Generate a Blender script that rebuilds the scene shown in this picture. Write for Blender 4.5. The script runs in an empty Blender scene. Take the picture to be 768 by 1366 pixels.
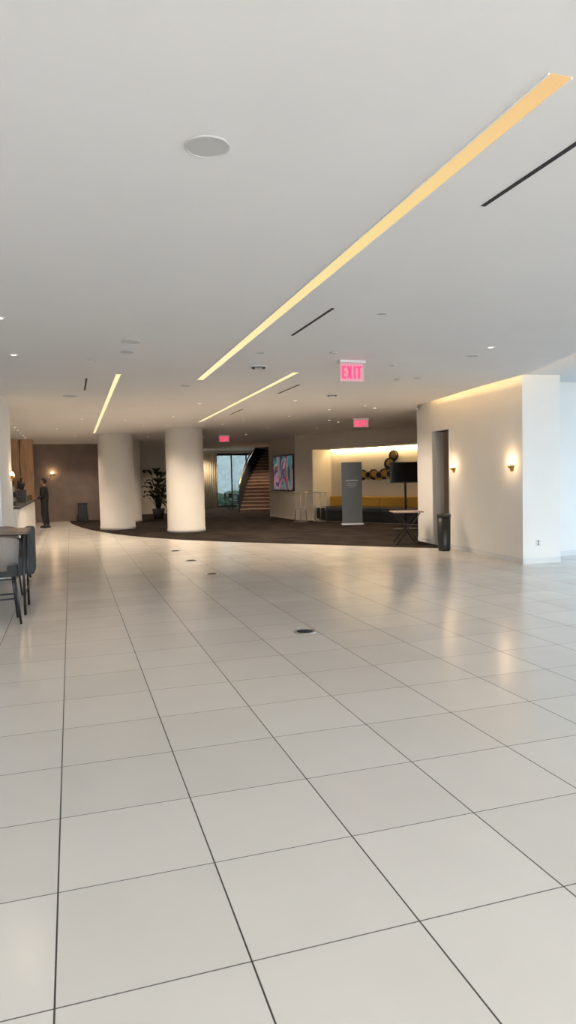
import bpy, bmesh, math, random
from mathutils import Vector as V, Matrix as M
random.seed(4)
C=bpy.context.collection
H=3.15; HU=3.27
# ---------------------------------------------------------------- materials
def mat(name,col,rough=0.6,metal=0.0,var=0.04,scale=6.0,emit=None,es=1.0,spec=0.5,bump=0.0,stretch=(1,1,1)):
    m=bpy.data.materials.new(name);m.use_nodes=True;nt=m.node_tree;b=nt.nodes['Principled BSDF']
    tc=nt.nodes.new('ShaderNodeTexCoord');mp=nt.nodes.new('ShaderNodeMapping');mp.inputs['Scale'].default_value=stretch
    nz=nt.nodes.new('ShaderNodeTexNoise');nz.inputs['Scale'].default_value=scale;nz.inputs['Detail'].default_value=4
    nt.links.new(tc.outputs['Object'],mp.inputs[0]);nt.links.new(mp.outputs[0],nz.inputs['Vector'])
    r=nt.nodes.new('ShaderNodeValToRGB');r.color_ramp.elements[0].position=.3;r.color_ramp.elements[1].position=.7
    r.color_ramp.elements[0].color=tuple(c*(1-var) for c in col)+(1,)
    r.color_ramp.elements[1].color=tuple(min(1,c*(1+var)) for c in col)+(1,)
    nt.links.new(nz.outputs['Fac'],r.inputs[0]);nt.links.new(r.outputs[0],b.inputs['Base Color'])
    b.inputs['Roughness'].default_value=rough;b.inputs['Metallic'].default_value=metal
    b.inputs['Specular IOR Level'].default_value=spec
    if bump:
        bp=nt.nodes.new('ShaderNodeBump');bp.inputs['Strength'].default_value=bump;bp.inputs['Distance'].default_value=.01
        nt.links.new(nz.outputs['Fac'],bp.inputs['Height']);nt.links.new(bp.outputs[0],b.inputs['Normal'])
    if emit:
        b.inputs['Emission Color'].default_value=tuple(emit)+(1,);b.inputs['Emission Strength'].default_value=es
    return m
W=mat('white_plaster',(.80,.78,.75),.75,var=.015,scale=2,spec=.2)
CEIL=mat('ceiling_paint',(.82,.80,.795),.9,var=.012,scale=1.5,spec=.1)
TAN=mat('tan_wallcovering',(.54,.47,.39),.8,var=.04,scale=3,spec=.2)
CREAM=mat('cream_plaster',(.80,.74,.62),.8,var=.02,scale=3)
BROWN=mat('brown_wall_panel',(.22,.165,.14),.6,var=.12,scale=2.5)
COLM=mat('column_plaster',(.80,.75,.70),.6,var=.02,scale=2)
WOOD=mat('oak_panel',(.46,.25,.12),.45,var=.22,scale=3,stretch=(7,7,.7))
BLACK=mat('black_metal',(.012,.012,.013),.4,var=.1)
BLACKM=mat('black_matte',(.018,.018,.02),.75,var=.1)
DARKG=mat('dark_grey_fabric',(.06,.062,.068),.9,var=.15,scale=60)
TAUPE=mat('taupe_fabric',(.22,.19,.17),.9,var=.1,scale=60)
STEEL=mat('brushed_steel',(.62,.60,.57),.3,1.0,var=.05)
BRONZE=mat('brass',(.55,.36,.14),.35,1.0,var=.08)
GREYD=mat('speaker_grille',(.55,.54,.53),.8,var=.03,scale=200)
TRIMW=mat('white_trim',(.70,.70,.70),.5,var=.01)
YEL=mat('mustard_cushion',(.62,.34,.06),.8,var=.08,scale=20)
STONE=mat('dark_stone_top',(.05,.045,.042),.25,var=.3,scale=15)
LEAF=mat('dark_leaf',(.015,.03,.014),.5,var=.3,scale=8)
POT=mat('dark_planter',(.03,.028,.027),.6,var=.1)
CURT=mat('sheer_curtain',(.62,.55,.42),.9,var=.06,scale=8,stretch=(8,8,.4))
SKIN=mat('skin',(.36,.20,.14),.5,var=.05)
HAIR=mat('black_hair',(.012,.010,.009),.6,var=.2,scale=40)
CLOTH=mat('black_cloth',(.014,.014,.017),.85,var=.2,scale=20)
CONC=mat('street_paving',(.42,.42,.41),.9,var=.08,scale=.8)
HEDGE=mat('hedge',(.05,.08,.05),.9,var=.5,scale=6)
FACADE=mat('distant_facade',(.50,.55,.58),.5,var=.3,scale=.7,stretch=(3,3,6))
PAPER=mat('sign_panel_grey',(.13,.14,.15),.5,var=.05)
INK=mat('sign_print',(.45,.45,.45),.6,var=.02)
WARM=mat('lamp_warm',(.9,.8,.6),.5,emit=(1,.72,.38),es=4)
WARMD=mat('downlight_glow',(.9,.85,.7),.5,emit=(1,.88,.70),es=1.8)
LEDC=mat('cove_led',(.9,.8,.6),.5,emit=(1,.66,.28),es=40)
LEDN=mat('niche_led',(.9,.8,.6),.5,emit=(1,.74,.40),es=28)
REDE=mat('exit_red',(.8,.05,.15),.5,emit=(1,.03,.13),es=1.3)
REDG=mat('exit_panel',(.62,.42,.46),.3,emit=(1,.12,.25),es=.12)
def strip_mat():
    m=bpy.data.materials.new('light_strip_diffuser');m.use_nodes=True;nt=m.node_tree;b=nt.nodes['Principled BSDF']
    tc=nt.nodes.new('ShaderNodeTexCoord');s=nt.nodes.new('ShaderNodeSeparateXYZ');nt.links.new(tc.outputs['Object'],s.inputs[0])
    mr=nt.nodes.new('ShaderNodeMapRange');mr.inputs[1].default_value=2;mr.inputs[2].default_value=9
    r=nt.nodes.new('ShaderNodeValToRGB');r.color_ramp.elements[0].color=(.82,.48,.18,1);r.color_ramp.elements[1].color=(1,.90,.48,1)  # view-angle falloff of the strips painted into the emission colour along Y
    e=r.color_ramp.elements.new(.3);e.color=(.90,.68,.28,1)
    nt.links.new(s.outputs[1],mr.inputs[0]);nt.links.new(mr.outputs[0],r.inputs[0]);nt.links.new(r.outputs[0],b.inputs['Emission Color'])
    b.inputs['Emission Strength'].default_value=.97;b.inputs['Base Color'].default_value=(.1,.09,.07,1)
    return m
STRIP=strip_mat()
def floor_mat():
    m=bpy.data.materials.new('porcelain_tile_floor');m.use_nodes=True;nt=m.node_tree;b=nt.nodes['Principled BSDF'];L=nt.links.new
    def N(t,**k):
        n=nt.nodes.new(t)
        for a,v in k.items(): setattr(n,a,v)
        return n
    def mth(op,a,b2=None):
        n=N('ShaderNodeMath',operation=op)
        for i,v in enumerate((a,b2)):
            if v is None: continue
            if isinstance(v,(int,float)): n.inputs[i].default_value=v
            else: L(v,n.inputs[i])
        return n.outputs[0]
    tc=N('ShaderNodeTexCoord');s=N('ShaderNodeSeparateXYZ');L(tc.outputs['Object'],s.inputs[0])
    P=.62
    def ax(o,off,w):
        t=mth('DIVIDE',mth('SUBTRACT',o,off),P);fr=mth('FRACT',t);fl=mth('FLOOR',t)
        d=mth('MULTIPLY',mth('MINIMUM',fr,mth('SUBTRACT',1.0,fr)),P)
        return mth('LESS_THAN',d,w),fl
    gx,ix=ax(s.outputs[0],-.105-62*P,.0032);gy,iy=ax(s.outputs[1],.28-62*P,.0027)
    cb=N('ShaderNodeCombineXYZ');L(ix,cb.inputs[0]);L(iy,cb.inputs[1])
    wn=N('ShaderNodeTexWhiteNoise',noise_dimensions='3D');L(cb.outputs[0],wn.inputs['Vector'])
    nz=N('ShaderNodeTexNoise');nz.inputs['Scale'].default_value=2.2;nz.inputs['Detail'].default_value=6;L(tc.outputs['Object'],nz.inputs['Vector'])
    v=mth('ADD',mth('MULTIPLY',wn.outputs['Value'],.06),mth('MULTIPLY',nz.outputs['Fac'],.07))
    r=N('ShaderNodeValToRGB');r.color_ramp.elements[0].color=(.57,.535,.49,1);r.color_ramp.elements[1].color=(.67,.635,.59,1)
    r.color_ramp.elements[1].position=.13
    L(v,r.inputs[0])
    m1=N('ShaderNodeMixRGB');L(gy,m1.inputs[0]);L(r.outputs[0],m1.inputs[1]);m1.inputs[2].default_value=(.09,.077,.068,1)
    m2=N('ShaderNodeMixRGB');L(gx,m2.inputs[0]);L(m1.outputs[0],m2.inputs[1]);m2.inputs[2].default_value=(.045,.038,.034,1)
    L(m2.outputs[0],b.inputs['Base Color'])
    g=mth('MAXIMUM',gx,gy)
    rr=mth('ADD',mth('MULTIPLY',nz.outputs['Fac'],.10),mth('MULTIPLY',g,.4));L(mth('ADD',rr,.16),b.inputs['Roughness'])
    b.inputs['Specular IOR Level'].default_value=.5
    return m
FLOORM=floor_mat()
def carpet_mat():
    m=bpy.data.materials.new('dark_carpet');m.use_nodes=True;nt=m.node_tree;b=nt.nodes['Principled BSDF'];L=nt.links.new
    tc=nt.nodes.new('ShaderNodeTexCoord');a=nt.nodes.new('ShaderNodeTexVoronoi');a.inputs['Scale'].default_value=1.8
    n=nt.nodes.new('ShaderNodeTexNoise');n.inputs['Scale'].default_value=60;n.inputs['Detail'].default_value=3
    r=nt.nodes.new('ShaderNodeValToRGB');r.color_ramp.elements[0].color=(.009,.007,.006,1);r.color_ramp.elements[1].color=(.042,.031,.026,1)
    mx=nt.nodes.new('ShaderNodeMath');mx.operation='MULTIPLY'
    L(tc.outputs['Object'],a.inputs['Vector']);L(tc.outputs['Object'],n.inputs['Vector'])
    L(a.outputs['Distance'],mx.inputs[0]);L(n.outputs['Fac'],mx.inputs[1]);L(mx.outputs[0],r.inputs[0]);L(r.outputs[0],b.inputs['Base Color'])
    r.color_ramp.elements[1].position=.45
    b.inputs['Roughness'].default_value=.95;b.inputs['Specular IOR Level'].default_value=.1
    return m
CARPET=carpet_mat()
def art_mat():
    m=bpy.data.materials.new('screen_artwork');m.use_nodes=True;nt=m.node_tree;b=nt.nodes['Principled BSDF'];L=nt.links.new
    tc=nt.nodes.new('ShaderNodeTexCoord');mp=nt.nodes.new('ShaderNodeMapping');mp.inputs['Rotation'].default_value=(.6,0,0);mp.inputs['Scale'].default_value=(1,.9,.45)
    n=nt.nodes.new('ShaderNodeTexNoise');n.inputs['Scale'].default_value=1.5;n.inputs['Distortion'].default_value=1.2;n.inputs['Detail'].default_value=1
    r=nt.nodes.new('ShaderNodeValToRGB');cr=r.color_ramp;cr.interpolation='CONSTANT';cr.elements[0].position=.0;cr.elements[0].color=(.02,.04,.05,1);cr.elements[1].position=.70;cr.elements[1].color=(.5,.45,.40,1)
    for p,c in ((.36,(.04,.16,.18,1)),(.42,(.28,.26,.20,1)),(.46,(.06,.12,.09,1)),(.50,(.30,.04,.07,1)),(.55,(.05,.05,.12,1)),(.60,(.38,.18,.22,1)),(.65,(.10,.20,.25,1))): e=cr.elements.new(p);e.color=c
    L(tc.outputs['Object'],mp.inputs[0]);L(mp.outputs[0],n.inputs['Vector']);L(n.outputs['Fac'],r.inputs[0]);L(r.outputs[0],b.inputs['Base Color']);L(r.outputs[0],b.inputs['Emission Color'])
    b.inputs['Emission Strength'].default_value=.6;b.inputs['Roughness'].default_value=.3
    return m
ART=art_mat()
def glass_mat(name,c0,c1):
    m=bpy.data.materials.new(name);m.use_nodes=True;nt=m.node_tree;nt.nodes.remove(nt.nodes['Principled BSDF'])
    t=nt.nodes.new('ShaderNodeBsdfTransparent');g=nt.nodes.new('ShaderNodeBsdfGlossy');g.inputs['Roughness'].default_value=.02
    n=nt.nodes.new('ShaderNodeTexNoise');n.inputs['Scale'].default_value=.5
    r=nt.nodes.new('ShaderNodeValToRGB');r.color_ramp.elements[0].color=c0+(1,);r.color_ramp.elements[1].color=c1+(1,)
    nt.links.new(n.outputs['Fac'],r.inputs[0]);nt.links.new(r.outputs[0],t.inputs[0])
    mx=nt.nodes.new('ShaderNodeMixShader');mx.inputs[0].default_value=.05
    nt.links.new(t.outputs[0],mx.inputs[1]);nt.links.new(g.outputs[0],mx.inputs[2]);nt.links.new(mx.outputs[0],nt.nodes['Material Output'].inputs[0])
    return m
GLASS=glass_mat('window_glass',(.86,.88,.88),(.9,.92,.92))
GLASSB=glass_mat('solar_glass',(.50,.60,.67),(.52,.62,.69))
GLASST=glass_mat('tinted_glass',(.30,.34,.35),(.31,.35,.36))
# ---------------------------------------------------------------- mesh helpers
def obj(name,bm,m,parent=None,smooth=False,Mx=None):
    if Mx is not None: bm.transform(Mx)
    bmesh.ops.recalc_face_normals(bm,faces=bm.faces[:])
    me=bpy.data.meshes.new(name);bm.to_mesh(me);bm.free()
    o=bpy.data.objects.new(name,me);C.objects.link(o)
    for mm in (m if isinstance(m,(list,tuple)) else [m]): me.materials.append(mm)
    if smooth:
        for p in me.polygons: p.use_smooth=True
    if parent: o.parent=parent
    return o
def add_box(bm,lo,hi,Mx=None,bev=0,mi=0):
    r=bmesh.ops.create_cube(bm,size=1);vs=r['verts']
    for v in vs:
        v.co=V([lo[i]+(v.co[i]+.5)*(hi[i]-lo[i]) for i in range(3)])
        if Mx is not None: v.co=Mx@v.co
    fs=set(f for v in vs for f in v.link_faces)
    for f in fs: f.material_index=mi
    if bev:
        es=list(set(e for v in vs for e in v.link_edges))
        bmesh.ops.bevel(bm,geom=es,offset=bev,segments=2,affect='EDGES',profile=.6)
def box(name,lo,hi,m,parent=None,Mx=None,bev=0):
    bm=bmesh.new();add_box(bm,lo,hi,Mx,bev);return obj(name,bm,m,parent)
def boxes(name,lst,m,parent=None,Mx=None,bev=0):
    bm=bmesh.new()
    for l in lst: add_box(bm,l[0],l[1],Mx,bev)
    return obj(name,bm,m,parent)
def prism(name,pts,z0,z1,m,parent=None):
    bm=bmesh.new();f=bm.faces.new([bm.verts.new((x,y,z0)) for x,y in pts])
    r=bmesh.ops.extrude_face_region(bm,geom=[f])
    for v in r['geom']:
        if isinstance(v,bmesh.types.BMVert): v.co.z=z1
    return obj(name,bm,m,parent)
def lathe(name,prof,m,loc=(0,0,0),seg=48,parent=None,smooth=True,rot=None):
    bm=bmesh.new();rings=[]
    for r,z in prof:
        rings.append([bm.verts.new((max(r,1e-4)*math.cos(2*math.pi*i/seg),max(r,1e-4)*math.sin(2*math.pi*i/seg),z)) for i in range(seg)])
    for a,b in zip(rings,rings[1:]):
        for i in range(seg): bm.faces.new((a[i],a[(i+1)%seg],b[(i+1)%seg],b[i]))
    Mx=M.Translation(loc)
    if rot is not None: Mx=Mx@rot
    o=obj(name,bm,m,parent,smooth,Mx)
    return o
def tube(bm,pts,r,seg=8,mi=0):
    pts=[V(p) for p in pts];rings=[]
    for i,p in enumerate(pts):
        t=(pts[min(i+1,len(pts)-1)]-pts[max(i-1,0)]).normalized()
        up=V((0,0,1)) if abs(t.z)<.95 else V((1,0,0))
        a=t.cross(up).normalized();b=t.cross(a)
        rr=r[i] if isinstance(r,(list,tuple)) else r
        rings.append([bm.verts.new(p+a*rr*math.cos(2*math.pi*k/seg)+b*rr*math.sin(2*math.pi*k/seg)) for k in range(seg)])
    for a,b in zip(rings,rings[1:]):
        for k in range(seg):
            f=bm.faces.new((a[k],a[(k+1)%seg],b[(k+1)%seg],b[k]));f.material_index=mi
    for rg in (rings[0],rings[-1]):
        try: f=bm.faces.new(rg);f.material_index=mi
        except: pass
def tubes(name,lst,m,parent=None,smooth=True,Mx=None):
    bm=bmesh.new()
    for pts,r in lst: tube(bm,pts,r)
    return obj(name,bm,m,parent,smooth,Mx)
def empty(name,loc=(0,0,0)):
    e=bpy.data.objects.new(name,None);C.objects.link(e);e.empty_display_size=.1;return e
def rotz(a): return M.Rotation(a,4,'Z')

# ---------------------------------------------------------------- room shell
box('floor',(-4.7,-4.4,-.2),(14.3,38,0),FLOORM)
cp=[(-.10,29.45),(0,27.4),(.28,25.2),(.62,23.4),(1.16,21.5),(1.60,20.3),(2.15,19.2),(2.7,18.3),(3.3,17.5),(4.13,16.55),(4.8,15.85),(5.5,15.15),(6.1,14.5),(6.7,13.85),(7.2,13.35),(7.72,12.92),
    (7.92,14.86),(14.05,15.72),(14.05,18.1),(11.05,18.1),(7.93,24.3),(7.84,27.62),(14,27.7),(14,37.4),(6.15,37.4),(6.15,32.9),(2.55,32.9),(2.55,29.45)]
prism('carpet',cp,.0005,.006,CARPET)
edge=[(5.7,-4.3),(5.72,4.9),(6.0,6.3),(6.37,7.5),(6.70,8.45),(6.94,9.4),(7.02,10.72),(7.25,12.15),(7.45,13.8),(7.9,14.75),(14.3,15.5)]
prism('ceiling',[(-4.6,-4.3)]+edge+[(14.3,38),(-4.6,38)],H,H+.035,CEIL)
box('ceiling_upper',(-4.7,-4.4,HU),(14.4,38.1,HU+.15),CEIL)
MR=M.Translation((7.45,10.1,0))@M(((.9944,.1058,0,0),(-.1058,.9944,0,0),(0,0,1,0),(0,0,0,1)))
boxes('wall_right',[((0,0,0),(.25,2.95,HU)),((0,3.82,0),(.25,4.73,HU)),((0,2.95,2.55),(.25,3.82,HU)),
     ((.25,.0,0),(.72,.25,HU))],W,Mx=MR)
boxes('baseboard_right',[((-.012,-.012,0),(0,2.95,.1)),((-.012,3.82,0),(0,4.73,.1)),((-.012,-.012,0),(.72,0,.1))],TRIMW,Mx=MR)
boxes('wall_service_lobby',[((1.35,2.2,0),(1.45,4.6,HU)),((.25,2.3,0),(1.35,2.4,HU)),((.25,4.5,0),(1.35,4.6,HU))],TAN,Mx=MR)
boxes('trim_1',[((-.01,2.92,0),(.26,2.95,2.58)),((-.01,3.82,0),(.26,3.85,2.58)),((-.01,2.92,2.55),(.26,3.85,2.58))],TRIMW,Mx=MR)
box('wall_recess',(8.0,10.75,0),(9.95,10.95,HU),W)
box('baseboard_recess',(8.2,10.735,0),(9.8,10.75,.1),TRIMW)
prism('wall_passage',[(7.95,14.6),(8.2,14.62),(14.2,15.4),(14.2,15.65),(7.97,14.82)],0,HU,TAN)
box('wall_back',(-4.6,29.5,0),(2.4,29.7,HU),BROWN)
boxes('wall_hall',[((2.3,29.5,0),(2.5,33.2,HU)),((2.3,33,0),(6.1,33.2,HU)),((5.95,33,0),(6.1,37.6,HU))],TAN)
boxes('wall_rear',[((6,37.5,0),(6.9,37.7,HU)),((12,37.5,0),(14.2,37.7,HU)),((6.9,37.5,3.0),(12,37.7,HU))],TAN)
box('wall_far_side',(14.1,15.3,0),(14.3,37.7,HU),TAN)
box('wall_left',(-4.7,-4.3,0),(-4.5,29.6,HU),W)
boxes('wall_left_pier',[((-4.5,12.4,0),(-1.12,14.85,HU))],W)
box('baseboard_left',(-1.12,12.4,0),(-1.105,14.85,.1),TRIMW)
boxes('wall_bar',[((-4.5,26.2,0),(-1.25,26.4,H))],WOOD)
boxes('trim_2',[((x,26.17,0),(x+.02,26.2,H)) for x in (-4.1,-3.5,-2.9,-2.3,-1.7)],BLACKM)
def curtain_wall(name,p0,p1,n,z1=HU,gm=None):
    e=empty(name);a=V(p0);b=V(p1);d=(b-a);Ln=d.length;Mx=M.Translation((a.x,a.y,0))@rotz(math.atan2(d.y,d.x))
    fr=[((0,-.04,0),(Ln,.04,.12)),((0,-.04,z1-.12),(Ln,.04,z1))]
    for i in range(n+1):
        x=Ln*i/n;fr.append(((max(0,x-.03),-.05,.12),(min(Ln,x+.03),.05,z1-.12)))
    boxes('mullions',fr,BLACKM,e,Mx);box('pane',(.03,-.006,.12),(Ln-.03,.006,z1-.12),gm or GLASS,e,Mx)
curtain_wall('window_1',(-4.5,-4.3),(9.9,-4.3),9)
curtain_wall('window_2',(9.9,-4.3),(9.9,10.8),9,HU,GLASSB)
curtain_wall('window_3',(6.9,37.6),(12,37.6),6,3.0,GLASST)
box('street_ground',(-60,-60,-.4),(70,110,-.21),CONC)
bm=bmesh.new()
for i in range(22):
    r=bmesh.ops.create_icosphere(bm,subdivisions=3,radius=.4+random.random()*.3,matrix=M.Translation((5+i*.5,46+random.random()*1.2,.0+random.random()*.2)))
    for v in r['verts']: v.co+=V((random.uniform(-.06,.06),random.uniform(-.06,.06),random.uniform(-.06,.06)))
obj('outdoor_hedge',bm,HEDGE)
boxes('building_facade',[((0,60,-.2),(34,62,9))]+[((x,59.9,.5),(x+.25,60,9)) for x in range(0,34,2)],FACADE)

# ---------------------------------------------------------------- tan wall with seating niche
MT=M.Translation((7.99,24.33,0))@rotz(math.atan2(-.892,.452))
boxes('wall_niche_side',[((0,0,0),(.87,1.2,HU)),((.87,0,2.58),(6.9,1.0,HU))],TAN,Mx=MT)
boxes('wall_niche_back',[((.87,1.0,0),(6.9,1.2,HU)),((.871,0.004,0),(.90,1.0,2.58)),((6.87,.004,0),(6.9,1.0,2.58))],CREAM,Mx=MT)
box('niche_cove_light',(1.0,.88,2.54),(6.8,.92,2.57),LEDN,Mx=MT)
prism('wall_screen',[(7.99,24.33),(8.4,24.55),(8.35,27.4),(7.9,27.55)],0,HU,TAN)
bch=empty('banquette_bench')
boxes('base',[((.95,.12,.08),(6.8,.98,.36)),((1.0,.18,.001),(6.7,.9,.08))],BLACKM,bch,MT)
boxes('seat_cushions',[((.98+i*1.45,.08,.362),(.98+i*1.45+1.43,.98,.50)) for i in range(4)],DARKG,bch,MT,.03)
boxes('back_cushions',[((1.0+i*1.16,.78,.502),(1.0+i*1.16+1.14,.97,.86)) for i in range(5)],YEL,bch,MT,.04)
bm=bmesh.new()
dl=[(2.42,1.62,.19,0),(2.68,1.60,.15,1),(2.92,1.63,.19,0),(3.16,1.58,.17,1),(3.38,1.64,.19,0),(3.62,1.62,.17,1),(3.85,1.64,.18,0),(3.62,1.98,.22,0),(3.80,2.26,.19,0),(2.2,1.74,.12,0)]
for s,z,r,k in dl:
    Mx=MT@M.Translation((s,.97-.02*k,z))@M.Rotation(math.pi/2,4,'X')
    q=bmesh.ops.create_cone(bm,cap_ends=True,segments=36,radius1=r,radius2=r*.96,depth=.05,matrix=Mx)
    for f in set(f for v in q['verts'] for f in v.link_faces): f.material_index=k
    q=bmesh.ops.create_cone(bm,cap_ends=True,segments=36,radius1=r*.62,radius2=r*.6,depth=.03,matrix=MT@M.Translation((s+r*.22,.93-.02*k,z+r*.15))@M.Rotation(math.pi/2,4,'X'))
    for f in set(f for v in q['verts'] for f in v.link_faces): f.material_index=1-k
obj('wall_sculpture',bm,[BLACKM,BRONZE])
dv=V((7.9-7.99,27.55-24.33,0));MS=M.Translation((7.99,24.33,0))@rotz(math.atan2(dv.y,dv.x))
sc=empty('wall_display')
box('bezel',(.10,.003,1.08),(2.45,.06,2.46),BLACK,sc,MS,.005)
box('panel',(.14,.061,1.12),(2.41,.066,2.42),ART,sc,MS)

def column(x,y,r):
    lathe('column',[(0,.0),(r+.012,.0),(r+.012,.09),(r,.10),(r,H-.002),(0,H-.002)],COLM,(x,y,.007),64)
column(3.36,21.1,.575);column(1.46,23.55,.57);column(2.05,27.4,.57)

# ---------------------------------------------------------------- stairs (curved)
st=empty('curved_staircase')
R=16.0;head=math.atan2(.967,.255)-.10;sx0,sy0=8.22,30.9
cx=sx0+R*math.cos(head-math.pi/2);cy=sy0+R*math.sin(head-math.pi/2)
bmT=bmesh.new();bmS=bmesh.new();railL=[];railR=[]
a0=head+math.pi/2
def pt(rr,a,z): return V((cx+rr*math.cos(a),cy+rr*math.sin(a),z))
n=19;da=.28/R;hw=.78
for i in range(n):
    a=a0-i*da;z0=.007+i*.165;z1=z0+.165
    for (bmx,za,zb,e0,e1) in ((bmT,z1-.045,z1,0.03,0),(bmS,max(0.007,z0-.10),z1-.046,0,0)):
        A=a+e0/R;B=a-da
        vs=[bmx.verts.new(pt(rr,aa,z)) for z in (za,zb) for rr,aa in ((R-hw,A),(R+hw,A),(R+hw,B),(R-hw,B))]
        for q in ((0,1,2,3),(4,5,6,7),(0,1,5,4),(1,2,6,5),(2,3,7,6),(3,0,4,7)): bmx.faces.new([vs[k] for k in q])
    railL.append(pt(R+hw+.03,a,z1+.95));railR.append(pt(R-hw-.03,a,z1+.95))
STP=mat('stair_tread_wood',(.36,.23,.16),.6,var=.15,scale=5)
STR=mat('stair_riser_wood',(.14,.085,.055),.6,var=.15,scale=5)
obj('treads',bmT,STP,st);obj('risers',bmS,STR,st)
def side(name,rr,m):
    bm=bmesh.new();pr=None
    for i in range(n+1):
        a=a0-i*da;zb=max(.01,i*.165-.2);zt=min(H-.003,i*.165+1.0)
        if zb>zt-.05: zb=zt-.05
        cur=[bm.verts.new(pt(rr-.02,a,zb)),bm.verts.new(pt(rr+.02,a,zb)),bm.verts.new(pt(rr+.02,a,zt)),bm.verts.new(pt(rr-.02,a,zt))]
        if pr:
            for k in range(4): bm.faces.new((pr[k],pr[(k+1)%4],cur[(k+1)%4],cur[k]))
        else: bm.faces.new(cur)
        pr=cur
    bm.faces.new(pr);return obj(name,bm,m,st)
side('balustrade_outer',R+hw+.03,BLACKM);side('balustrade_inner',R-hw-.03,BLACKM)
rl=[p for p in railL if p.z<H-.06]
tubes('handrail',[([p+V((0,0,.06)) for p in rl],.03)],BRONZE,st)

bm=bmesh.new();pv=None
for i in range(90):
    x=6.2+i*(1.5/89);y=37.25+.05*math.sin(i*.9)
    c=[bm.verts.new((x,y,.02)),bm.verts.new((x,y,3.02))]
    if pv: bm.faces.new((pv[0],c[0],c[1],pv[1]))
    pv=c
cu=obj('curtain',bm,CURT,None,True);cu.modifiers.new('t','SOLIDIFY').thickness=.01
# ---------------------------------------------------------------- ceiling fixtures
K=1.55/1.45
def rstrip(xa,ya,xb,yb,w):
    xa*=K;ya*=K;xb*=K;yb*=K;w*=K/2
    e=empty('linear_ceiling_light')
    prism('diffuser',[(xa-w,ya),(xa+w,ya),(xb+w,yb),(xb-w,yb)],H-.003,H-.001,STRIP,e)
    t=.006
    bm=bmesh.new()
    for s in (-1,1):
        p=[(xa+s*w,ya),(xa+s*(w+t),ya),(xb+s*(w+t),yb),(xb+s*w,yb)]
        lo=[bm.verts.new((x,y,H-.008)) for x,y in p];hi=[bm.verts.new((x,y,H-.0004)) for x,y in p]
        bm.faces.new(lo);bm.faces.new(hi)
        for k in range(4): bm.faces.new((lo[k],lo[(k+1)%4],hi[(k+1)%4],hi[k]))
    obj('frame',bm,CEIL,e)
rstrip(1.765,2.16,1.85,10.0,.096);rstrip(.67,9.65,.725,21.5,.065);rstrip(3.025,9.12,3.165,17.3,.09)
def slot(x,y0,y1):
    boxes('ceiling_slot_diffuser',[((x*K-.014,y0*K,H-.004),(x*K+.014,y1*K,H-.0005))],BLACKM)
slot(2.19,1.5,3.3);slot(2.215,5.6,6.75);slot(3.48,10.3,11.45);slot(3.5,14.1,15.3);slot(.265,10.1,11.4)
def disc(name,x,y,r,m=GREYD):
    return lathe(name,[(0,-.006),(r*.93,-.006),(r*.94,-.010),(r,-.008),(r,-.0005),(0,-.0005)],[m],(x*K,y*K,H),40,smooth=False)
for x,y,r in ((.62,3.02,.105),(.65,7.37,.11),(.66,7.96,.085),(4.77,7.45,.095),(.04,12.19,.12),(1.74,10.63,.08)): disc('ceiling_speaker',x,y,r)
for x,y in ((2.71,5.68),(5.03,9.32),(2.14,7.73),(4.76,9.44),(3.0,7.6),(4.1,8.3),(.3,8.6)): disc('sprinkler_cover',x,y,.05)
def diffuser(x,y,r):
    e=empty('ceiling_air_diffuser')
    for i,q in enumerate((1,.72,.44)):
        lathe('ring_%d'%(i+1),[(r*q,-.002),(r*q,-.02-.006*i),(r*q*.8,-.006)],[TRIMW if i!=1 else BLACKM],(x*K,y*K,H),32,e)
diffuser(2.39,8.72,.13);diffuser(4.5,11.5,.12)
dls=[(4.68,6.92),(1.89,18.6),(5.9,13.2),(6.3,13.6),(5.4,14.0),(5.0,15.6),(4.2,16.9),(6.4,16.6),(3.9,18.0),(2.3,15.9),(1.3,17.0),(.3,16.6),(-.3,19.6),(2.4,13.1),(4.1,12.4),(7.0,19.2),(5.6,19.5),(-.56,8.38),(-.54,6.55),(2.5,23.2),(.2,22.8),(4.4,23.4),(5.6,22.2),(6.9,17.2)]
bm=bmesh.new();bar=[(-1.42/K,(17+i*1.15)/K) for i in range(8)]
for x,y in dls+bar:
    for rr,dz,mi in ((.055,.006,0),(.030,.009,1)):
        q=bmesh.ops.create_cone(bm,cap_ends=True,segments=24,radius1=rr,radius2=rr,depth=dz,matrix=M.Translation((x*K,y*K,H-dz/2-.0003)))
        for f in set(f for v in q['verts'] for f in v.link_faces): f.material_index=mi
obj('recessed_downlights',bm,[TRIMW,WARMD])
def spot(x,y,e,col=(1,.82,.62),z=H-.03,size=130,blend=.9):
    l=bpy.data.lights.new('ceiling_spot_lamp','SPOT');l.energy=e;l.color=col;l.spot_size=math.radians(size);l.spot_blend=blend;l.shadow_soft_size=.05
    o=bpy.data.objects.new('ceiling_spot_lamp',l);o.location=(x,y,z);C.objects.link(o)
for x,y in dls:
    spot(x*K,y*K,(135 if y>12 else 50))
for i,(x,y) in enumerate(bar):
    if i%2==0: spot(x*K,y*K,140)
for x,y in ((8.4,32.2),(8.8,34.5),(4.3,31),(7.6,29.2),(.4,27.8),(6.8,36.4)): spot(x,y,200)  # added spots with no fixture, brightening stairs, curtain and rear walls
bm=bmesh.new()
pts=[(5.9,6.35),(6.27,7.55),(6.6,8.5),(6.84,9.4),(6.92,10.72),(7.15,12.15),(7.36,13.8)]
tube(bm,[V((x-.02,y,H+.05)) for x,y in pts],.012)
obj('cove_light',bm,LEDC)
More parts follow.
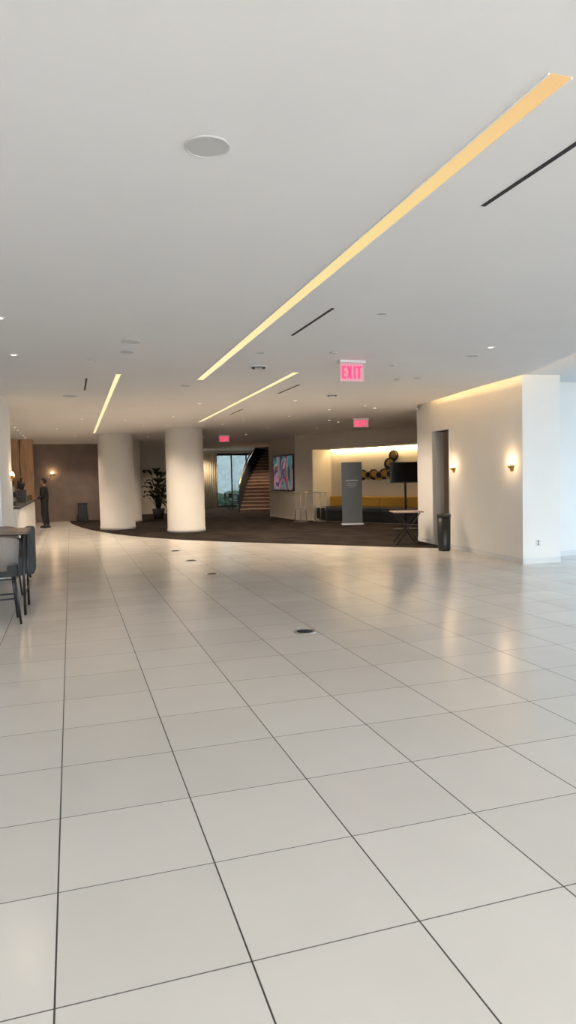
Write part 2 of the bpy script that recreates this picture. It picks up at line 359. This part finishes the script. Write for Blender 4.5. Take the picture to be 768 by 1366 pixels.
def exitsign(x,y,w,h,ang=0):
    e=empty('exit_sign');Mx=M.Translation((x,y,H))@rotz(ang)
    box('canopy',(-w*.55,-.05,-.035),(w*.55,.05,-.0005),TRIMW,e,Mx,.004)
    box('panel',(-w/2,-.006,-.04-h),(w/2,.006,-.035),REDG,e,Mx)
    t=h*.11;L=h*.72;z0=-.04-h+h*.14;sx=-w*.42;parts=[]
    def seg(a,b,c,d): parts.append(((a,-.016,c),(b,-.0065,d)))
    x0=sx; seg(x0,x0+t,z0,z0+L)
    for zz in (z0,z0+L/2-t/2,z0+L-t): seg(x0+t,x0+w*.16,zz,zz+t)
    x2=sx+w*.50; seg(x2,x2+t,z0,z0+L)
    x3=sx+w*.62; seg(x3,x3+w*.22,z0+L-t,z0+L); seg(x3+w*.11-t/2,x3+w*.11+t/2,z0,z0+L-t)
    boxes('letters',parts,REDE,e,Mx)
    x1=sx+w*.21; ww=w*.23
    bm=bmesh.new()
    for s in (1,-1):
        Lg=math.hypot(ww-t,L);an=math.atan2(L,(ww-t)*s)
        add_box(bm,(-Lg/2,-.016,-t/2),(Lg/2,-.0066,t/2),Mx@M.Translation((x1+ww/2,0,z0+L/2))@M.Rotation(-an,4,'Y'))
    obj('letter_x',bm,REDE,e)
exitsign(3.66,8.62,.34,.24);exitsign(7.55,17.2,.40,.2,-.3);exitsign(5.3,24.2,.38,.2)

def sconce(Mx,en=9):
    e=empty('wall_sconce')
    bm=bmesh.new();seg=24;R_=.085
    rings=[]
    for j in range(9):
        ph=j/8*math.pi/2;rr=R_*math.cos(ph);z=-R_*.9*math.sin(ph)
        rings.append([bm.verts.new((-rr*math.sin(math.pi*i/seg),rr*math.cos(math.pi*i/seg),z)) for i in range(seg+1)])
    for a,b in zip(rings,rings[1:]):
        for i in range(seg): 
            bm.faces.new((a[i],a[i+1],b[i+1],b[i]))
    o=obj('bowl',bm,BRONZE,e,True,Mx);o.modifiers.new('s','SOLIDIFY').thickness=.004
    bm=bmesh.new();rings=[]
    for j in range(9):
        ph=j/8*math.pi/2;rr=R_*.86*math.cos(ph);z=.004+R_*1.05*math.sin(ph)
        rings.append([bm.verts.new((-rr*math.sin(math.pi*i/seg),rr*math.cos(math.pi*i/seg),z)) for i in range(seg+1)])
    for a,b in zip(rings,rings[1:]):
        for i in range(seg): bm.faces.new((a[i],a[i+1],b[i+1],b[i]))
    obj('glass_shade',bm,WARM,e,True,Mx)
    box('backplate',(-.012,-.05,-.11),(-.001,.05,.10),BRONZE,e,Mx,.003)
    l=bpy.data.lights.new('sconce_lamp','POINT');l.energy=en;l.color=(1,.68,.38);l.shadow_soft_size=.06
    lo=bpy.data.objects.new('bulb',l);C.objects.link(lo);lo.parent=e;lo.location=Mx@V((-.16,0,.05))
for s in (.35,2.72): sconce(MR@M.Translation((0,s,1.73)),5)
sconce(M.Translation((-1.12,14.5,1.75))@rotz(math.pi),4)
sconce(M.Translation((-.70,29.5,1.95))@rotz(-math.pi/2+math.pi),5)
ol=empty('wall_outlet');box('plate',(.25,-.008,.3),(.33,-.001,.42),TRIMW,ol,MR,.002);boxes('sockets',[((.28,-.011,.32),(.30,-.0085,.35)),((.28,-.011,.37),(.30,-.0085,.40))],BLACKM,ol,MR)

for i,(x,y) in enumerate(((2.25,6.65),(2.21,11.33),(2.21,13.41),(2.19,15.42))):
    e=empty('floor_outlet_cover')
    lathe('ring',[(.0,.001),(.115,.001),(.118,.004),(.09,.006),(.0,.006)],STEEL,(x,y,0),40,e)
    lathe('lid',[(.0,.0062),(.082,.0062),(.084,.0085),(0,.0085)],BLACKM,(x,y,0),40,e)

b=empty('waste_bin');bx,by=7.38,12.62
lathe('body',[(0,.001),(.115,.001),(.125,.03),(.135,.72),(.128,.72),(.118,.05),(0,.05)],BLACK,(bx,by,0),40,b)
lathe('rim',[(.128,.70),(.142,.70),(.142,.75),(.128,.76),(.10,.765),(.10,.74)],BLACK,(bx,by,0),40,b)
ft=empty('folding_table');Mx=M.Translation((7.3,14.15,.006))@rotz(-.25)
box('top',(-.33,-.3,.735),(.33,.3,.765),mat('table_top_laminate',(.34,.26,.20),.4,var=.08),ft,Mx,.006)
tubes('legs',[([(-.26,y,.73),(.26,y+.04*sg,.012)],.013) for y,sg in ((-.24,1),(.2,1))]+[([(.26,y,.73),(-.26,y+.04,.012)],.013) for y in (-.24,.2)]+[([(-.26,-.24,.02),(-.26,.24,.02)],.011),([(.26,-.24,.02),(.26,.24,.02)],.011)],BLACK,ft,Mx=Mx)
tt=empty('sign_stand');Mx=M.Translation((8.78,20.83,.006))@rotz(-.30)
box('panel',(-.33,-.02,.04),(.33,.02,2.04),PAPER,tt,Mx,.004);box('base',(-.36,-.18,0),(.36,.18,.04),STEEL,tt,Mx,.004)
boxes('print',[((-.2,-.0225,1.42),(.2,-.0205,1.46)),((-.14,-.0225,1.34),(.14,-.0205,1.36)),((-.16,-.0225,1.28),(.16,-.0205,1.295)),((-.1,-.0225,1.22),(.1,-.0205,1.235))],INK,tt,Mx)
tv=empty('television_stand');Mx=M.Translation((9.25,17.95,.006))@rotz(-.35)
box('screen',(-.45,-.03,1.36),(.45,.03,1.96),BLACK,tv,Mx,.008);box('glass',(-.43,-.033,1.39),(.43,-.0305,1.94),mat('tv_glass',(.01,.01,.012),.1),tv,Mx)
tubes('pole',[([(0,.05,.03),(0,.05,1.7)],.03)],BLACK,tv,Mx=Mx);box('foot',(-.35,-.25,0),(.35,.35,.03),BLACK,tv,Mx,.008)
def cocktail(x,y):
    e=empty('cocktail_table');z0=.007
    lathe('top',[(0,1.03),(.27,1.03),(.28,1.04),(.28,1.06),(.27,1.065),(0,1.065)],STEEL,(x,y,z0),40,e)
    L=[]
    for k in range(6):
        a=k*math.pi/3+.2;L.append(([(x+.24*math.cos(a),y+.24*math.sin(a),1.03+z0),(x+.19*math.cos(a),y+.19*math.sin(a),.5),(x+.25*math.cos(a),y+.25*math.sin(a),z0+.01)],.014))
    for zz,rr in ((.02,.25),(.5,.19)):
        L.append(([(x+rr*math.cos(t*math.pi/12),y+rr*math.sin(t*math.pi/12),zz+z0) for t in range(25)],.013))
    tubes('frame',L,STEEL,e)
cocktail(7.72,23.0);cocktail(8.38,22.75)
def plant(x,y,h,nl=13,seed=1):
    rd=random.Random(seed);e=empty('potted_plant')
    lathe('planter',[(0,0),(.2,0),(.26,.42),(.23,.42),(.2,.36),(0,.36)],POT,(x,y,.007),32,e)
    bmS=bmesh.new();bmL=bmesh.new()
    for i in range(nl):
        a=i*2.4+rd.random();hh=h*(.38+.55*rd.random());out=.12+.26*rd.random()
        base=V((x+.05*math.cos(a),y+.05*math.sin(a),.36));d=V((math.cos(a),math.sin(a),0))
        p1=base+d*out*.4+V((0,0,(hh-.36)*.6));p2=base+d*out+V((0,0,hh-.36))
        tube(bmS,[base,p1,p2],.014,6)
        L=.5+.25*rd.random();wd=.16+.07*rd.random();sd=V((-d.y,d.x,0));cols=[]
        for j in range(8):
            t=j/7;c=p2+d*(L*.55*t)+V((0,0,L*(.9*t-.75*t*t)));w=wd*math.sin(math.pi*min(1,t*.92+.05))**.8
            cols.append([bmL.verts.new(c-sd*w+V((0,0,.04))),bmL.verts.new(c),bmL.verts.new(c+sd*w+V((0,0,.04)))])
        for q,r in zip(cols,cols[1:]):
            for k in range(2): bmL.faces.new((q[k],q[k+1],r[k+1],r[k]))
    obj('stems',bmS,LEAF,e,True);obj('leaves',bmL,LEAF,e,True)
plant(3.42,28.6,2.05,30,3);plant(3.85,27.5,1.35,22,5)

bc=empty('bar_counter')
box('front',(-1.85,16.2,.1),(-1.15,24.0,1.03),W,bc);box('kick',(-1.8,16.25,0),(-1.2,23.95,.1),BLACKM,bc)
box('worktop',(-1.92,16.1,1.03),(-1.08,24.1,1.08),STONE,bc,None,.006)
cm=empty('espresso_machine')
box('body',(-1.8,17.3,1.16),(-1.3,18.0,1.52),STEEL,cm,None,.02);box('tray',(-1.8,17.3,1.082),(-1.25,18.0,1.16),BLACK,cm,None,.01)
tubes('group_heads',[([(-1.27,17.45+i*.2,1.36),(-1.27,17.45+i*.2,1.27)],.03) for i in range(3)]+[([(-1.27,17.45+i*.2,1.28),(-1.13,17.45+i*.2,1.26)],.011) for i in range(3)]+[([(-1.34,17.45+i*.2,1.38),(-1.25,17.45+i*.2,1.36)],.03) for i in range(3)],BLACK,cm)
boxes('cup_rail',[((-1.78,17.32,1.52),(-1.76,17.98,1.58)),((-1.34,17.32,1.52),(-1.32,17.98,1.58))],BLACK,cm)
# coffee grinder on the counter
gr=empty('coffee_grinder')
box('body',(-1.42,20.2,1.082),(-1.18,20.45,1.42),BLACK,gr,None,.015)
lathe('hopper',[(0,0),(.05,0),(.10,.16),(.10,.18),(0,.18)],BLACKM,(-1.30,20.325,1.421),24,gr)
bm=bmesh.new()
for i in range(16):
    x=-1.7+random.random()*.2;y=18.6+i*.32;hh=.2+random.random()*.14
    for (r,z0,z1) in ((.035,1.081,1.081+hh*.65),(.013,1.081+hh*.65,1.081+hh)):
        bmesh.ops.create_cone(bm,cap_ends=True,segments=16,radius1=r,radius2=r*.9,depth=z1-z0,matrix=M.Translation((x,y,(z0+z1)/2)))
for i in range(6):
    x=-1.22;y=21.2+i*.42
    bmesh.ops.create_cone(bm,cap_ends=True,segments=16,radius1=.03,radius2=.04,depth=.14,matrix=M.Translation((x,y,1.152)))
obj('bottles',bm,mat('bottle_glass',(.10,.06,.03),.2,var=.5,scale=3))
sh=empty('bar_shelf')
boxes('shelves',[((-4.0,25.85,z),(-1.6,26.15,z+.04)) for z in (.9,1.35,1.8)]+[((x,25.85,0),(x+.04,26.15,1.84)) for x in (-4.0,-2.8,-1.62)],WOOD,sh)
bm=bmesh.new()
for z in (.94,1.39):
    for i in range(14): bmesh.ops.create_cone(bm,cap_ends=True,segments=12,radius1=.04,radius2=.02,depth=.28,matrix=M.Translation((-3.85+i*.16,26.0,z+.141)))
obj('shelf_bottles',bm,BLACKM,sh)
wb=empty('recycling_cabinet');box('body',(.25,28.85,.008),(.6,29.2,.70),BLACK,wb,None,.01);box('lid',(.23,28.83,.70),(.62,29.22,.74),BLACKM,wb,None,.008)
def stool(x,y,a,m):
    e=empty('counter_stool');Mx=M.Translation((x,y,0))@rotz(a)
    box('seat',(-.2,-.21,.58),(.2,.21,.65),BLACKM,e,Mx,.03)
    bm=bmesh.new();pr=None;S=18
    for i in range(S+1):
        t=math.pi*.5+math.pi*i/S;cx_,sy=.22*math.cos(t),.23*math.sin(t)
        tp=.94+.06*math.sin(math.pi*i/S)
        cur=[bm.verts.new((cx_*k,sy*k,z)) for k,z in ((1.0,.62),(1.08,tp),(.93,tp),(.86,.64))]
        if pr:
            for k in range(4): bm.faces.new((pr[k],pr[(k+1)%4],cur[(k+1)%4],cur[k]))
        else: bm.faces.new(cur)
        pr=cur
    bm.faces.new(pr);obj('backrest',bm,m,e,True,Mx)
    L=[([(sx*.16,sy*.17,.59),(sx*.22,sy*.22,.011)],.014) for sx in (1,-1) for sy in (1,-1)]
    q=[(.19,.195,.30),(.19,-.195,.30),(-.19,-.195,.30),(-.19,.195,.30)]
    L+=[([q[i],q[(i+1)%4]],.010) for i in range(4)]
    tubes('legs',L,BLACK,e,Mx=Mx)
stool(-.84,8.42,math.pi/2+.15,TAUPE);stool(-.95,10.15,-math.pi/2-.1,TAUPE)
stool(-1.55,8.3,math.pi/2,TAUPE)
ht=empty('high_table')
box('top',(-1.75,8.75,.985),(-.52,9.65,1.015),mat('table_wood_dark',(.10,.06,.04),.4,var=.2,scale=4),ht,None,.006)
tubes('legs',[([(x,y,.985),(x,y,.003)],.016) for x in (-1.68,-.58) for y in (8.83,9.57)]+[([(-1.68,y,.93),(-.58,y,.93)],.012) for y in (8.83,9.57)]+[([(x,8.83,.25),(x,9.57,.25)],.010) for x in (-1.68,-.58)],BLACK,ht)
def armchair(x,y,a):
    e=empty('lounge_armchair');Mx=M.Translation((x,y,0))@rotz(a)
    box('seat',(-.3,-.26,.2),(.3,.26,.46),DARKG,e,Mx,.05)
    box('back',(.22,-.36,.14),(.38,.36,.88),DARKG,e,Mx,.05)
    boxes('arms',[((-.3,.26,.14),(.24,.37,.66)),((-.3,-.37,.14),(.24,-.26,.66))],DARKG,e,Mx,.04)
    tubes('legs',[([(sx*.27,sy*.29,.16),(sx*.28,sy*.3,.012)],.016) for sx in (1,-1) for sy in (1,-1)],BLACK,e,Mx=Mx)
armchair(-.98,11.95,0)
def chair(x,y,a):
    e=empty('dining_chair');Mx=M.Translation((x,y,.007))@rotz(a)
    box('seat',(-.2,-.2,.43),(.2,.2,.46),BLACK,e,Mx,.01)
    box('backrest',(-.21,-.19,.62),(-.185,.19,.84),BLACK,e,Mx,.008)
    tubes('legs',[([(sx*.17,sy*.17,.44),(sx*.2,sy*.2,.01)],.012) for sx in (1,-1) for sy in (1,-1)]+[([(-.19,sy*.17,.45),(-.2,sy*.17,.8)],.011) for sy in (1,-1)],BLACK,e,Mx=Mx)
chair(8.0,35.8,0);chair(9.0,35.8,math.pi);chair(7.95,34.4,.3)
ct=empty('cafe_table');lathe('top',[(0,.72),(.33,.72),(.33,.75),(0,.75)],BLACK,(8.5,35.8,.007),32,ct);lathe('stem',[(0,0),(.2,0),(.2,.02),(.03,.03),(.03,.72)],BLACK,(8.5,35.8,.007),24,ct)

def person(x,y,a):
    root=empty('person_standing')
    Mx=M.Translation((x,y,0))@rotz(a)
    def skin(name,verts,edges,rad,m,sub=2,root_i=0):
        me=bpy.data.meshes.new(name);me.from_pydata([tuple(Mx@V(v)) for v in verts],[tuple(e) for e in edges],[]);me.materials.append(m)
        o=bpy.data.objects.new(name,me);C.objects.link(o);o.parent=root
        o.modifiers.new('skin','SKIN')
        for i,r in enumerate(rad):
            rr=r if isinstance(r,tuple) else (r,r)
            me.skin_vertices[0].data[i].radius=rr
        me.skin_vertices[0].data[root_i].use_root=True
        s=o.modifiers.new('sub','SUBSURF');s.levels=sub;s.render_levels=sub
        for p in me.polygons: p.use_smooth=True
        return o
    v=[(0,0,.93),(0.0,0,1.08),(.01,0,1.25),(0,0,1.40),(-.005,0,1.47),
       (0,.09,.88),(.03,.10,.50),(-.02,.10,.10),
       (0,-.09,.88),(-.02,-.10,.50),(-.08,-.10,.10),
       (0,.175,1.40),(.00,.22,1.14),(.20,.19,1.05),
       (0,-.175,1.40),(-.01,-.23,1.14),(.16,-.21,1.00)]
    ed=[(0,1),(1,2),(2,3),(3,4),(0,5),(5,6),(6,7),(0,8),(8,9),(9,10),(3,11),(11,12),(12,13),(3,14),(14,15),(15,16)]
    rd=[.16,.155,.17,.13,.06,.11,.08,.06,.11,.08,.06,.08,.062,.045,.08,.062,.045]
    skin('clothed_body',v,ed,rd,CLOTH)
    skin('neck',[(-.005,0,1.44),(.005,0,1.50),(.015,0,1.56)],[(0,1),(1,2)],[.055,.055,.055],SKIN)
    bm=bmesh.new();bmesh.ops.create_uvsphere(bm,u_segments=32,v_segments=24,radius=1)
    for q in bm.verts:
        c=q.co.copy();zx=1 if c.z>-.2 else 1-.22*(-c.z-.2)
        q.co=V((c.x*.095*zx+.02+(.012 if c.x>.5 and c.z<-.4 else 0),c.y*.075*zx,c.z*.118+1.62))
        if c.x>.9 and abs(c.y)<.16 and -.25<c.z<.12: q.co.x+=.020
    obj('head',bm,SKIN,root,True,Mx)
    bm=bmesh.new();bmesh.ops.create_uvsphere(bm,u_segments=32,v_segments=24,radius=1)
    for q in list(bm.verts):
        c=q.co.copy();q.co=V((c.x*.102+.008,c.y*.083,c.z*.112+1.64))
    bmesh.ops.delete(bm,geom=[q for q in bm.verts if (q.co.x>.045 and q.co.z<1.685) or q.co.z<1.565],context='VERTS')
    obj('hair',bm,HAIR,root,True,Mx)
    for s in (1,-1):
        bm=bmesh.new();bmesh.ops.create_uvsphere(bm,u_segments=12,v_segments=8,radius=1)
        for q in bm.verts: c=q.co.copy();q.co=V((c.x*.018+.015,c.y*.009+s*.079,c.z*.03+1.615))
        obj('ear',bm,SKIN,root,True,Mx)
        bm=bmesh.new();bmesh.ops.create_uvsphere(bm,u_segments=12,v_segments=8,radius=.012,matrix=M.Translation((.105,s*.032,1.625)));obj('eye',bm,BLACK,root,True,Mx)
    box('mouth',(.105,-.022,1.560),(.117,.022,1.566),mat('lips',(.30,.10,.08),.5),root,Mx,.002)
    for s,w in ((1,V((.20,.19,1.05))),(-1,V((.16,-.21,1.00)))):
        d=V((.98,-.12*s,-.12)).normalized();sd=V((0,1,0));up=V((0,0,1))
        skin('palm',[w,w+d*.04,w+d*.09],[(0,1),(1,2)],[(.024,.03),(.022,.038),(.018,.04)],SKIN)
        for i,Lf in enumerate((.07,.08,.075,.058)):
            b0=w+d*.085+up*(.028-.019*i);in_=-sd*s
            skin('finger_%d'%(i+1),[b0,b0+d*Lf*.45,b0+d*Lf*.75+in_*Lf*.2,b0+d*Lf*.95+in_*Lf*.4],[(0,1),(1,2),(2,3)],[.009,.009,.008,.007],SKIN,1)
        t0=w+d*.035+up*.03
        skin('thumb',[t0,t0+d*.03+up*.02-sd*s*.01,t0+d*.055+up*.025-sd*s*.025],[(0,1),(1,2)],[.012,.010,.008],SKIN,1)
    for yy,xx in ((.10,-.02),(-.10,-.08)):
        bm=bmesh.new();bmesh.ops.create_uvsphere(bm,u_segments=20,v_segments=12,radius=1)
        for q in bm.verts:
            c=q.co.copy();q.co=V((c.x*.13+xx+.055,c.y*.045*(1 if c.x>-.3 else .85)+yy,max(c.z,-.6)*.05*(1.25-.35*c.x)+.047))
        obj('shoe',bm,BLACK,root,True,Mx)
person(-.90,25.6,math.pi*.93)

# ---------------------------------------------------------------- lights / world
w=bpy.data.worlds.new('daylight');bpy.context.scene.world=w;w.use_nodes=True;nt=w.node_tree;bg=nt.nodes['Background']
tc=nt.nodes.new('ShaderNodeTexCoord');s=nt.nodes.new('ShaderNodeSeparateXYZ');r=nt.nodes.new('ShaderNodeValToRGB')
r.color_ramp.elements[0].position=.35;r.color_ramp.elements[0].color=(1.0,.955,.92,1);r.color_ramp.elements[1].position=.95;r.color_ramp.elements[1].color=(.70,.85,1,1)
nt.links.new(tc.outputs['Generated'],s.inputs[0]);nt.links.new(s.outputs[0],r.inputs[0]);nt.links.new(r.outputs[0],bg.inputs[0]);bg.inputs[1].default_value=13.8
def portal(loc,rot,sx,sy):
    l=bpy.data.lights.new('window_portal','AREA');l.shape='RECTANGLE';l.size=sx;l.size_y=sy;l.cycles.is_portal=True
    o=bpy.data.objects.new('window_portal',l);o.location=loc;o.rotation_euler=rot;C.objects.link(o)
portal((2.7,-4.4,1.7),(math.radians(90),0,0),14.4,3.4)
portal((10,3.2,1.7),(math.radians(90),0,math.radians(90)),15,3.4)
portal((9.45,37.75,1.5),(math.radians(90),0,math.radians(180)),5.1,3)

# ---------------------------------------------------------------- camera
cam=bpy.data.cameras.new('camera');co=bpy.data.objects.new('camera',cam);C.objects.link(co)
cam.sensor_fit='VERTICAL';cam.sensor_height=24;cam.sensor_width=24*768/1366;cam.lens=915/1366*24;cam.clip_end=300;cam.clip_start=.05
yaw=math.radians(17.5);p=math.radians(2.9);rr=math.radians(1.27)
F0=V((math.sin(yaw),math.cos(yaw),0));R0=V((math.cos(yaw),-math.sin(yaw),0));Z=V((0,0,1))
Fw=F0*math.cos(p)-Z*math.sin(p);U0=F0*math.sin(p)+Z*math.cos(p);U=U0*math.cos(rr)+R0*math.sin(rr);Rr=R0*math.cos(rr)-U0*math.sin(rr)
co.matrix_world=M(((Rr.x,U.x,-Fw.x,0),(Rr.y,U.y,-Fw.y,0),(Rr.z,U.z,-Fw.z,1.6),(0,0,0,1)))
bpy.context.scene.camera=co
bpy.context.scene.view_settings.view_transform='Standard'
